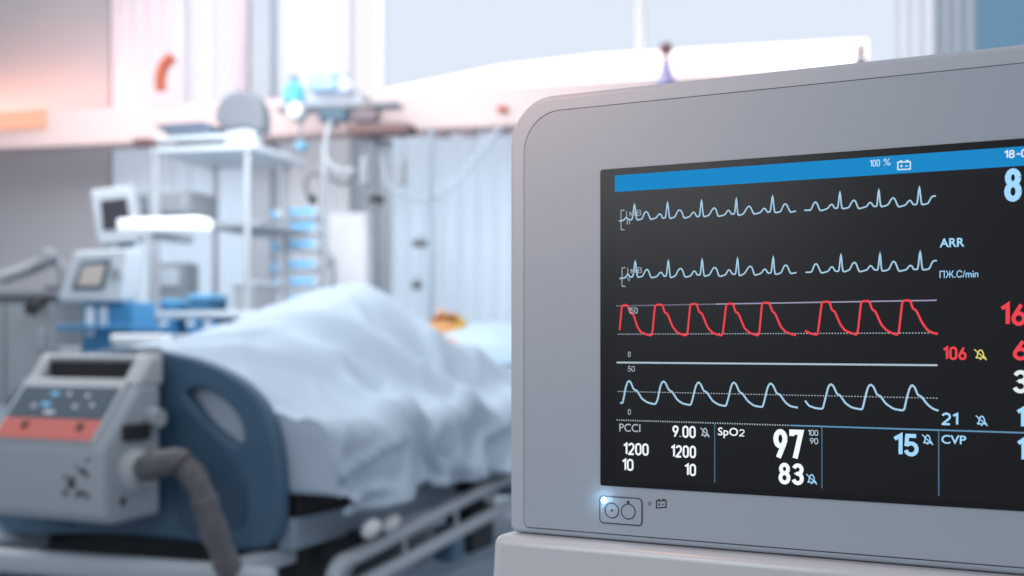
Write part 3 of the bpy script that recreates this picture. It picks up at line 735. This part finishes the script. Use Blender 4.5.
# ------------------------------------------------------------------ MATTRESS PUMP on the footboard
PR = bl(164, 368, -.03)[0]; PW = .36
pump = thing('mattress_pump', 'grey mattress pump with an orange strip hung on the blue footboard', 'pump', BO - Ba*.065 + Br*(PR+.018) + Vector((0, 0, .552)), -BA-math.radians(7))
def side(bm, x0, x1, pr):
    a = [bm.verts.new((x0, y, z)) for y, z in pr]; b = [bm.verts.new((x1, y, z)) for y, z in pr]; n = len(pr)
    bm.faces.new(a); bm.faces.new(b[::-1])
    for i in range(n): bm.faces.new((a[i], b[i], b[(i+1) % n], a[(i+1) % n]))
dep = [(0, 0.005), (0, .35), (-.085, .357), (-.10, .352), (-.225, .175), (-.232, .15), (-.225, .01), (-.20, -.005)]
bm = bmesh.new(); side(bm, -PW, 0, [(0, 0), (0, .29), (-.07, .29), (-.179, .162), (-.184, .145), (-.178, .01), (-.155, -.005)]); done('pump_case', bm, m_pump, pump, .018, seg=4)
hl = [(0, .345), (-.07, .352), (-.088, .352), (-.128, .29), (-.10, .29), (-.085, .325), (0, .32)]
bm = bmesh.new(); box(bm, -PW, 0, -.028, .01, .333, .352); ph = done('carry_handle', bm, m_pumpl, pump, .01)
for a_, b_ in ((-PW, -PW+.035), (-.055, 0)):
    bm = bmesh.new(); side(bm, a_, b_, [(.008, .285), (.008, .352), (-.024, .352), (-.076, .285)]); done('handle_post', bm, m_pumpl, ph, .008)
bx('handle_recess', -PW+.03, -.05, -.03, .0, .28, .335, m_black, pump, .002)
# slanted control panel: y = -.115 - .88 (.30 - z)
def sl(x, k, h=0.):     # k 0 top .. 1 bottom of the slope
    y = -.072-.107*k; z = .292-.128*k; n = Vector((0, -.767, .641)); return Vector((x, y, z))+n*h
def slab(name, x0, x1, k0, k1, h0, h1, m, par, bevel=.002):
    bm = bmesh.new(); v = [bm.verts.new(sl(x, k, h)) for h in (h0, h1) for k in (k0, k1) for x in (x0, x1)]
    for f in ((0, 1, 3, 2), (4, 6, 7, 5), (0, 4, 5, 1), (2, 3, 7, 6), (0, 2, 6, 4), (1, 5, 7, 3)): bm.faces.new([v[i] for i in f])
    return done(name, bm, m, par, bevel)
pf = slab('panel_frame', -PW+.004, -.03, -.04, 1.0, -.003, .006, m_pumpl, pump, .004)
sc = slab('control_screen', -PW+.02, -.04, .12, .64, .005, .009, m_pumps, pump)
slab('warning_strip', -PW+.02, -.04, .65, .97, .005, .009, m_orange, pump)['label'] = 'orange red strip below the dark screen'
for x, k, w2, m_ in ((-.27, .45, .02, m_pale), (-.225, .25, .03, m_lblue), (-.18, .25, .012, m_white), (-.12, .27, .012, m_white), (-.235, .42, .035, m_lblue), (-.14, .45, .02, m_pale), (-.09, .42, .012, m_white), (-.21, .55, .04, m_white)):
    slab('screen_mark', x-w2*.4, x+w2*.4, k-.02, k+.03, .0085, .0105, m_, sc, 0)
for x in (-.262, -.09): slab('strip_button', x-.008, x+.008, .71, .82, .0085, .012, m_dark, pump)
bm = bmesh.new()
for q in range(16):
    x = -.04-.09*random.random(); z = .03+.10*(1-abs(x+.05)*6)*random.random()+.02; r = .003+.006*random.random()
    box(bm, x-r, x+r, -.1845, -.178, z-r*.8, z+r*.8)
done('scuff_mark', bm, mat('scuff', (100, 96, 100), .8), pump, 0, False)
bx('side_connector', -.004, .016, -.125, -.05, .17, .205, m_dark, pump, .004)
bm = bmesh.new(); lathe(bm, [(.022, 0), (.024, .006), (.02, .03)], 20, Matrix.Translation((0, -.035, .215)) @ Matrix.Rotation(PI/2, 4, 'Y')); done('side_knob', bm, m_pump, pump)
bm = bmesh.new(); lathe(bm, [(.05, -.002), (.05, .006), (.034, .02), (.034, .03)], 24, Matrix.Translation((0, -.085, .105)) @ Matrix.Rotation(PI/2, 4, 'Y')); done('hose_socket', bm, m_pumpl, pump)
bx('port_cap', -.002, .006, -.13, -.118, .035, .05, m_black, pump, .002)
pump.scale = (1, 1, 1.055)
MI = (Matrix.Translation(pump.location) @ Matrix.Rotation(pump.rotation_euler.z, 4, 'Z') @ Matrix.Diagonal((1, 1, 1.055, 1))).inverted()
hp = smooth_path([(.0, -.085, .105), (.02, -.088, .107)]+[tuple(MI @ W(a, b, c)) for a, b, c in ((172, 461, 2.70), (186, 468, 2.68), (198, 484, 2.66), (207, 508, 2.66), (215, 534, 2.68), (226, 562, 2.72), (238, 595, 2.78), (236, 640, 2.9))], 16)
bm = bmesh.new(); tube(bm, hp, .03, 20, rf=lambda i: .0265+.0028*math.sin(i*1.7)+.002*math.sin(i*.35)); hs = done('air_hose', bm, m_hose, pump); hs['label'] = 'corrugated grey brown air hose'
for s in (-PW+.05, -.05): bx('hook', s-.01, s+.01, -.01, .045, .33, .37, m_pumpl, pump, .003)

# ------------------------------------------------------------------ EQUIPMENT by the wall
class Rig:
    def __init__(s, name, label, cat, px, d, py=None, group=None, rz=-RA, z=None):
        s.px, s.d = px, d; p = W(px, py if py is not None else HY, d)
        s.z = 0 if (py is None and z is None) else (p.z if z is None else z)
        s.o = thing(name, label, cat, (p.x, p.y, s.z), rz, group)
    def X(s, px): return (px-s.px)/F*s.d
    def Z(s, py): return CH+(HY-py)/F*s.d-s.z
    def box(s, name, x0, x1, yt, yb, m, y0=0., y1=.1, bevel=.006, par=None):
        return bx(name, s.X(x0), s.X(x1), y0, y1, s.Z(yb), s.Z(yt), m, par or s.o, bevel)
    def poly(s, name, pts, m, y0, y1, bevel=.006, par=None):
        bm = bmesh.new(); prism(bm, [(s.X(a), s.Z(b)) for a, b in pts], y0, y1); return done(name, bm, m, par or s.o, bevel)
    def tube(s, name, pts, r, m, par=None, sm_=True):
        q = [(s.X(p[0]), p[2] if len(p) > 2 else 0, s.Z(p[1])) for p in pts]
        return tb(name, smooth_path(q, 6) if sm_ else q, r, m, par or s.o)
    def disc(s, name, cx, cy, r, m, y=0., th=.02, par=None):
        bm = bmesh.new(); lathe(bm, [(r*.9, -th), (r, -th*.7), (r, 0)], 20, Matrix.Translation((s.X(cx), y, s.Z(cy))) @ Matrix.Rotation(-PI/2, 4, 'X') @ Matrix.Identity(4))
        return done(name, bm, m, par or s.o)

# shelving cart
ct = Rig('shelving_cart', 'tall white metal shelving cart left behind the bed', 'cart', 200, 4.6)
D_ = .42
for px, yy in ((149, 0), (252, 0), (158, D_), (238, D_)):
    x = ct.X(px) if yy == 0 else ct.X(px)*1.06
    bm = bmesh.new(); tube(bm, [(x, yy, .08), (x, yy, ct.Z(136))], .021 if px == 149 else .012, 12); post = done('post', bm, m_steelp, ct.o)
    bm = bmesh.new(); lathe(bm, [(.02, -.012), (.04, -.01), (.04, .01), (.02, .012)], 16, Matrix.Translation((x, yy, .04)) @ Matrix.Rotation(PI/2, 4, 'Y')); done('caster', bm, m_dark, post)
def shelf(yt, yb, m=m_pale): ct.box('shelf', 146, 262, yt, yb, m, -.02, D_+.02, .006)
shelf(146, 152); ct.box('shelf', 203, 264, 222, 228, m_grey, 0, D_, .004); shelf(311, 318); ct.box('shelf', 146, 262, 420, 428, m_pale, -.02, D_, .006)
ct.box('top_rail', 150, 262, 136, 141, m_pale, -.02, .0, .004)
tr = Rig('instrument_tray', 'shallow navy tray on the top shelf of the white cart', 'tray', 180, 4.62, 146)
tr.poly('tray_body', [(150, 123), (205, 122), (214, 136), (208, 139), (168, 137)], m_navy, 0, .26); tr.box('tray_foot', 172, 206, 138, 145.5, m_black, .02, .2)
hb = Rig('rounded_bag', 'dark grey rounded bag on the right end of the cart top', 'bag', 238, 4.68, 146)
bm = bmesh.new(); pts = [(211, 118), (214, 104), (224, 94), (238, 90), (252, 94), (262, 104), (265, 120), (262, 134), (245, 128), (225, 130)]
hb.poly('bag_body', [(v.x, v.y) for v in smooth_path([(a, b, 0) for a, b in pts+[pts[0]]], 3)[:-1]], m_dgrey, 0, .08, .03)
hb.box('bag_foot', 222, 256, 128, 145.5, m_pale, .01, .07)
cl = Rig('clamp', 'small dark brown clamp on the left post of the white cart', 'clamp', 145, 4.55, 143)
cl.box('jaw', 135, 155, 139, 147, m_brown, -.03, .03, .006); cl.box('screw', 131, 136, 141, 145, m_steel, -.01, .01, .003)

# items on lower shelf
for i, (a, b, t_, m_, lab) in enumerate(((157, 172, 301, m_blue, 'bright blue box at the left of the cart lower shelf'), (188, 208, 296, mat('teal_box', (60, 112, 148), .5), 'dark teal box in the middle of the cart lower shelf'))):
    r_ = Rig('supply_box', lab, 'box', (a+b)/2, 4.68, 311); r_.box('carton', a, b, t_, 310.8, m_, 0, .16, .006); r_.box('lid', a-1, b+1, t_-2, t_+2, m_lblue, -.005, .165, .004)
r_ = Rig('syringe_driver', 'boxy grey device between posts on the cart lower shelf', 'medical device', 170, 4.9, 311)
r_.box('case', 153, 186, 262, 310, m_grey, 0, .12, .012); r_.box('face', 158, 180, 268, 286, m_pale, -.008, .004, .003)
r_ = Rig('grey_bin', 'grey bin at the right end of the cart lower shelf', 'bin', 243, 4.66, 311)
r_.poly('bin_body', [(231, 283), (255, 283), (253, 310.5), (233, 310.5)], mat('bin_grey', (166, 168, 174), .6), 0, .2); r_.box('rim', 229, 257, 281, 285, m_pale, -.008, .21, .004)
for k, (a, b) in enumerate(((157, 171), (184, 198), (200, 215), (227, 239))):
    r_ = Rig('supply_bin', ['blue drawer bin under the cart shelf, first from the left', 'blue drawer bin under the cart shelf, second from the left', 'blue drawer bin under the cart shelf, third from the left', 'blue drawer bin under the cart shelf, rightmost'][k], 'drawer', (a+b)/2, 4.58, 334, 'blue drawer bins under the cart shelf')
    r_.box('bin_box', a, b, 319, 334, m_blue, 0, .3, .006); r_.box('label_holder', a+3, b-3, 322, 326, m_white, -.006, .002, .002)
ct.box('basket_rim', 150, 250, 336, 341, m_white, .0, .35, .004); ct.box('basket_floor', 150, 250, 350, 354, m_pale, .01, .34, .004)


# ventilator with tilted screen, on blue trolley
vt = Rig('ventilator', 'pale ventilator with a tilted screen on a blue trolley', 'ventilator', 105, 4.2)
vt.poly('screen_housing', [(60, 298), (80, 252), (142, 250), (132, 302), (64, 302)], m_pale, -.05, .03, .012)
vt.poly('screen', [(77, 290), (89, 262), (122, 260), (114, 290)], mat('vent_screen', (84, 98, 112), .3, emi=.1), -.056, -.045, .003)
vt.poly('screen_readout', [(85, 286), (92, 267), (116, 266), (110, 286)], m_beige, -.06, -.053, .001)
vt.disc('dial', 128, 274, .018, m_grey, -.05, .012)
vt.box('trolley_body', 82, 142, 302, 352, m_blue, -.02, .12, .012)
vt.box('module', 88, 97, 306, 336, m_white, -.03, .0); vt.box('module', 103, 112, 306, 330, m_pale, -.03, .0); vt.box('side_tray', 64, 150, 325, 330, m_blue, -.08, .12, .004)
vt.box('column', 100, 124, 352, 560, m_grey, .06, .24, .01)
vt.poly('foot_base', [(60, 600), (60, 612), (160, 612), (160, 600), (130, 560), (95, 560)], m_grey, -.1, .4, .01)
for a in (68, 152): vt.disc('wheel', a, 613, .04, m_dark, .1, .03)
# monitor on arm above
um = Rig('bedside_display', 'small pale display with a dark screen above the ventilator', 'monitor', 118, 4.75)
um.poly('display_housing', [(91, 190), (137, 187), (146, 242), (100, 246)], m_pale, -.03, .03, .01)
um.poly('screen', [(104, 201), (133, 199), (137, 228), (107, 231)], mat('dark_screen', (66, 62, 72), .3), -.037, -.025, .003)
um.box('back_case', 135, 190, 190, 216, mat('crt_grey', (158, 162, 168), .5), .03, .28, .02)
um.box('neck', 116, 128, 243, 262, m_grey, .0, .05); um.box('support_pole', 119, 126, 258, 601, m_grey, .03, .07, .005)
um.box('floor_plate', 100, 145, 597, 603, m_grey, -.1, .25, .005)
wt = Rig('white_tray', 'bright white tray held out in front of the cart', 'tray', 158, 4.3, 232)
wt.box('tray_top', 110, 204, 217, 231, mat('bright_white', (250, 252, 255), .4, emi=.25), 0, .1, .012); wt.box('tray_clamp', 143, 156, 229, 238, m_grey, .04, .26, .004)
wt2 = Rig('white_drawer_unit', 'low white drawer unit in front of the blue trolley', 'drawer unit', 140, 3.98)
wt2.box('drawer_front', 105, 166, 334, 344, m_white, 0, .06, .01); wt2.box('cabinet_body', 107, 164, 344, 620, m_pale, .01, .06, .008)

# grey cabinet and arm at far left
cb = Rig('equipment_cabinet', 'grey equipment cabinet against the wall at the left edge', 'cabinet', 20, 5.0)
cb.box('cabinet_body', -60, 66, 296, 576, mat('cab_grey', (126, 134, 142), .5), 0, .4, .01); cb.box('worktop', -64, 70, 290, 297, m_dgrey, -.02, .42, .005)
for a, b in ((-56, 2), (6, 62)):
    dr = cb.box('door', a, b, 304, 570, mat('cab_door', (142, 149, 156), .5), -.012, .0, .004); cb.box('handle', a+40, a+44, 330, 350, m_steel, -.03, -.01, .003, dr)
ar = Rig('folded_arm', 'light grey jointed arm resting on the grey cabinet', 'arm', 20, 4.95, 290)
ar.tube('upper_arm', [(-20, 276, .1), (10, 268, .1), (40, 256, .1)], .028, m_grey); ar.disc('joint', 42, 256, .032, m_grey, .08, .06); ar.tube('lower_arm', [(42, 256, .1), (52, 270, .1), (50, 289, .1)], .02, m_grey)
ar.box('arm_foot', 40, 58, 286, 289.8, m_dark, .04, .16, .003)
hk = Rig('dark_hook', 'dark knob hanging on the front of the grey cabinet', 'knob', 33, 4.9, 305); hk.tube('stem', [(33, 300, .06), (33, 308, .0)], .02, m_black); hk.disc('cap', 33, 308, .03, m_dark, .0, .02)

# infusion tower: pole + six pumps
ip = Rig('pump_stand', 'slim steel stand carrying the stack of blue infusion pumps', 'stand', 322, 5.02)
ip.box('pole', 321, 326, 150, 578, m_steel, 0, .02, .004); ip.box('foot', 308, 336, 574, 579, m_steel, -.08, .10, .004)
ys = [(208, 220), (223, 235), (240, 252), (259, 272), (277, 289), (294, 306)]
words = ['topmost', 'second from the top', 'third from the top', 'fourth from the top', 'fifth from the top', 'lowest']
ro = None
for k, (t_, b_) in enumerate(ys):
    r_ = Rig('infusion_pump', 'blue and white infusion pump, %s in the stack' % words[k], 'infusion pump', 296, 5.0, b_, 'infusion pumps stacked on the stand')
    if ro is None:
        ro = r_
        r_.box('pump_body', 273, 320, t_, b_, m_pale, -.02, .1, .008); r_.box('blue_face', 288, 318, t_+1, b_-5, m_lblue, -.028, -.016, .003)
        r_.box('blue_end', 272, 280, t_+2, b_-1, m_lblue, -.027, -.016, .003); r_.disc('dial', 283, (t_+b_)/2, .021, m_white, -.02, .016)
        kids = list(r_.o.children)
    else:
        for ch in kids: c_ = ch.copy(); C.objects.link(c_); c_.parent = r_.o
# wall device, iv pole
wd = Rig('storage_cabinet', 'tall pale cabinet standing between pump stand and drip pole', 'cabinet', 348, 5.4)
wd.box('cabinet_body', 326, 371, 212, 570, mat('cab_pale', (212, 214, 220), .5), 0, .12, .01); dr = wd.box('door', 329, 368, 216, 400, m_frame, -.012, 0, .004); wd.box('handle', 331, 334, 260, 266, m_dark, -.03, -.01, .003, dr)
iv = Rig('drip_pole', 'thin grey drip pole standing behind the head of the bed', 'pole', 376, 5.2)
iv.box('pole', 374.3, 378, 128, 585, mat('pole_grey', (128, 134, 142), .4, .3), 0, .016, .004)
iv.tube('crossbar', [(352, 140), (358, 132), (376, 130), (400, 132), (404, 140)], .007, m_grey)
for q in range(5):
    an = q*2*PI/5; bm = bmesh.new(); tube(bm, [(.007, 0, .06), (.007+.14*math.cos(an), .14*math.sin(an), .03)], .012); done('foot_leg', bm, m_grey, iv.o)
iv.box('clamp_block', 370, 382, 196, 206, m_dark, -.02, .03, .004)
r_ = Rig('brown_shelf', 'dark brown small shelf fixed under the service beam', 'shelf', 378, 5.06, 133); r_.box('board', 345, 410, 124, 133, m_brown, 0, .11, .004); r_.box('board_bracket', 352, 362, 128, 134, m_grey, .10, .35, .004)
bt = Rig('blue_bottle', 'bright blue bottle standing at the left end of the equipment rail', 'bottle', 294, 5.2, 105)
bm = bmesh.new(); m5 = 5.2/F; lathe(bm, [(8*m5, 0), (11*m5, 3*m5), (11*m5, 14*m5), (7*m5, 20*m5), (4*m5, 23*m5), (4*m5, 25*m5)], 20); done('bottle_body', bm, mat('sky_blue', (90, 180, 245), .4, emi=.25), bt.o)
bm = bmesh.new(); lathe(bm, [(4.6*m5, 25*m5), (4.6*m5, 30*m5)], 14); done('cap', bm, m_grey, bt.o)
bt2 = Rig('pale_blue_bag', 'pale blue folded bag beside the bright blue bottle', 'bag', 323, 5.22, 90)
bt2.poly('bag_body', [(306, 90), (307, 74), (318, 70), (333, 73), (336, 90)], mat('pale_blue_bag', (176, 208, 236), .5), 0, .08, .01)
bt3 = Rig('clear_jar', 'pale jar standing right of the folded bag', 'jar', 346, 5.22, 92)
bm = bmesh.new(); lathe(bm, [(7*m5, 0), (8*m5, 2*m5), (8*m5, 10*m5), (5*m5, 14*m5)], 16); done('jar_body', bm, mat('jar_pale', (220, 228, 245), .3), bt3.o); bm = bmesh.new(); lathe(bm, [(5.6*m5, 14*m5), (5.6*m5, 17*m5)], 16); done('jar_lid', bm, m_grey, bt3.o)
rk = Rig('equipment_rail', 'grey equipment rail under the service beam crowded with regulators', 'rail', 330, 5.24, 100)
rk.box('rail_bar', 272, 400, 105, 109, m_grey, -.02, .1, .004); rk.box('rail_top', 278, 360, 92, 105, mat('rail_pale', (205, 208, 214), .5), .04, .1, .004)
rk.box('rail_hanger', 340, 352, 88, 106, m_grey, .05, .22, .004)
r_ = Rig('pressure_gauge', 'round white pressure gauge on the equipment rail', 'gauge', 299, 5.16, 114); r_.disc('gauge_body', 299, 112, .044, m_grey, 0, .04); r_.disc('gauge_face', 299, 112, .034, m_white, -.04, .006); r_.box('stem', 296, 302, 104, 112, m_steel, .0, .04, .003)
r_ = Rig('flow_regulator', 'dark teal regulator hanging from the equipment rail', 'regulator', 331, 5.16, 115); r_.box('body', 317, 346, 109, 121, mat('teal_grey', (90, 112, 130), .5), 0, .06, .008); r_.box('nozzle', 328, 334, 120, 127, m_dark, .01, .04, .004)
r_ = Rig('suction_regulator', 'brownish suction regulator right of the teal one', 'regulator', 363, 5.16, 115); r_.box('body', 350, 377, 109, 121, mat('mauve_grey', (130, 116, 124), .5), 0, .06, .008); r_.box('knob', 358, 368, 105, 110, m_brown, .01, .05, .004)
r_ = Rig('blue_connector', 'small blue hose connector dangling below the rail', 'connector', 299, 5.14, 145); r_.box('connector_body', 293, 305, 141, 150, mat('blue_grey', (130, 178, 206), .5), 0, .05, .008); r_.tube('lead', [(299, 142, .02), (297, 130, .03), (299, 120, .04)], .006, m_grey)
def hose(name, lab, pts, r, m, d=5.1): 
    q = smooth_path([W(a, b, d-c_) for a, b, c_ in pts], 8); o = tb(name, q, r, m); tag(o, lab, 'hose')
hose('breathing_hose', 'pale grey hose looping below the teal regulator', [(331, 122, 0), (326, 140, .05), (326, 158, .08), (338, 170, .1), (354, 170, .1)], .010, mat('hose_pale', (178, 184, 190), .5))
hose('suction_hose', 'dark grey hose ending in a dark tip left of the drip pole', [(357, 172, 0), (345, 184, .03), (330, 178, .05), (314, 174, .06), (306, 182, .06), (308, 198, .06)], .008, mat('hose_dark', (120, 122, 130), .5))
hose('oxygen_hose', 'pale blue hose drooping across the curtain right of the drip pole', [(380, 150, 0), (388, 185, 0), (410, 197, 0), (440, 196, 0), (462, 178, 0), (482, 150, 0), (500, 128, 0)], .009, mat('hose_blue', (196, 208, 220), .5), 5.22)
hose('monitor_lead', 'thin grey cable hanging right of the drip pole', [(363, 128, 0), (366, 160, 0), (363, 200, 0), (384, 210, 0), (386, 260, 0), (384, 310, 0), (388, 345, 0)], .006, m_grey, 5.18)
hose('wall_cable', 'straight pale cable running down the curtain behind the bed', [(432, 128, 0), (431, 200, 0), (432, 260, 0), (430, 340, 0)], .009, mat('cable_pale', (165, 178, 190), .5), 5.2)
hose('short_cable', 'grey cable between pump stand and cabinet', [(322, 255, 0), (330, 262, .03), (334, 280, .03), (326, 300, 0)], .01, m_grey, 5.05)
for (a, b, w_, h_, nm, lab) in ((363, 172, 8, 28, 'flow_meter', 'long grey flow meter left of the drip pole top'), (400, 172, 6, 26, 'flow_meter', 'long grey flow meter right of the drip pole top'), (327, 262, 9, 9, 'connector', 'dark round connector beside the stacked pumps'), (415, 285, 9, 9, 'valve', 'dark round valve on the curtain above the pillow'), (418, 243, 14, 8, 'wall_socket', 'grey socket above the dark round valve'), (310, 199, 6, 9, 'suction_tip', 'black tip at the end of the dark hose')):
    r_ = Rig(nm, lab, nm.replace('_', ' '), a, 5.12 if a < 405 else 5.3, b+h_/2)
    mm = m_black if 'black' in lab else (mat('mid_grey_device', (112, 118, 126), .5) if 'dark' in lab else mat('soft_grey_device', (166, 172, 180), .5))
    r_.box('body', a-w_/2, a+w_/2, b-h_/2, b+h_/2, mm, 0, .05, .012); r_.box('fitting', a-w_/5, a+w_/5, b-h_/2-4, b-h_/2+1, m_steel, .01, .035, .003)

# little things higher up
r_ = Rig('rubber_strap', 'curved rust orange rubber strap hanging in front of the rosy curtain', 'strap', 163, 5.6, 92)
r_.tube('strap_body', [(161, 90), (160, 80), (162, 70), (166, 63), (174, 58)], .026, m_rust); r_.tube('strap_cord', [(174, 59, .0), (173, 40, .06), (170, -40, .1)], .004, m_curtp and m_frame)
r_ = Rig('lamp_figure_knob', 'small lilac cone with a dusky red ball standing on the lit beam', 'knob', 666, 4.80, 82)
bm = bmesh.new(); k5 = 4.85/F; lathe(bm, [(11*k5, -3*k5), (10*k5, 0), (5*k5, 12*k5), (3.5*k5, 22*k5)], 18); done('cone', bm, m_lilac, r_.o)
bm = bmesh.new(); bmesh.ops.create_uvsphere(bm, u_segments=14, v_segments=10, radius=6.5*k5, matrix=Matrix.Translation((0, 0, 33*k5))); done('ball', bm, m_wine, r_.o); bm = bmesh.new(); lathe(bm, [(2*k5, 20*k5), (2*k5, 30*k5)], 8); done('stem', bm, m_wine, r_.o)
r_ = Rig('lamp_end_clip', 'small dark clip at the right end of the lit lamp strip', 'clip', 861, 4.85, 60); r_.box('clip_body', 858, 864, 44, 66, m_dgrey, 0, .03, .003); r_.box('clip_foot', 855, 868, 62, 68, m_dgrey, -.02, .05, .003)
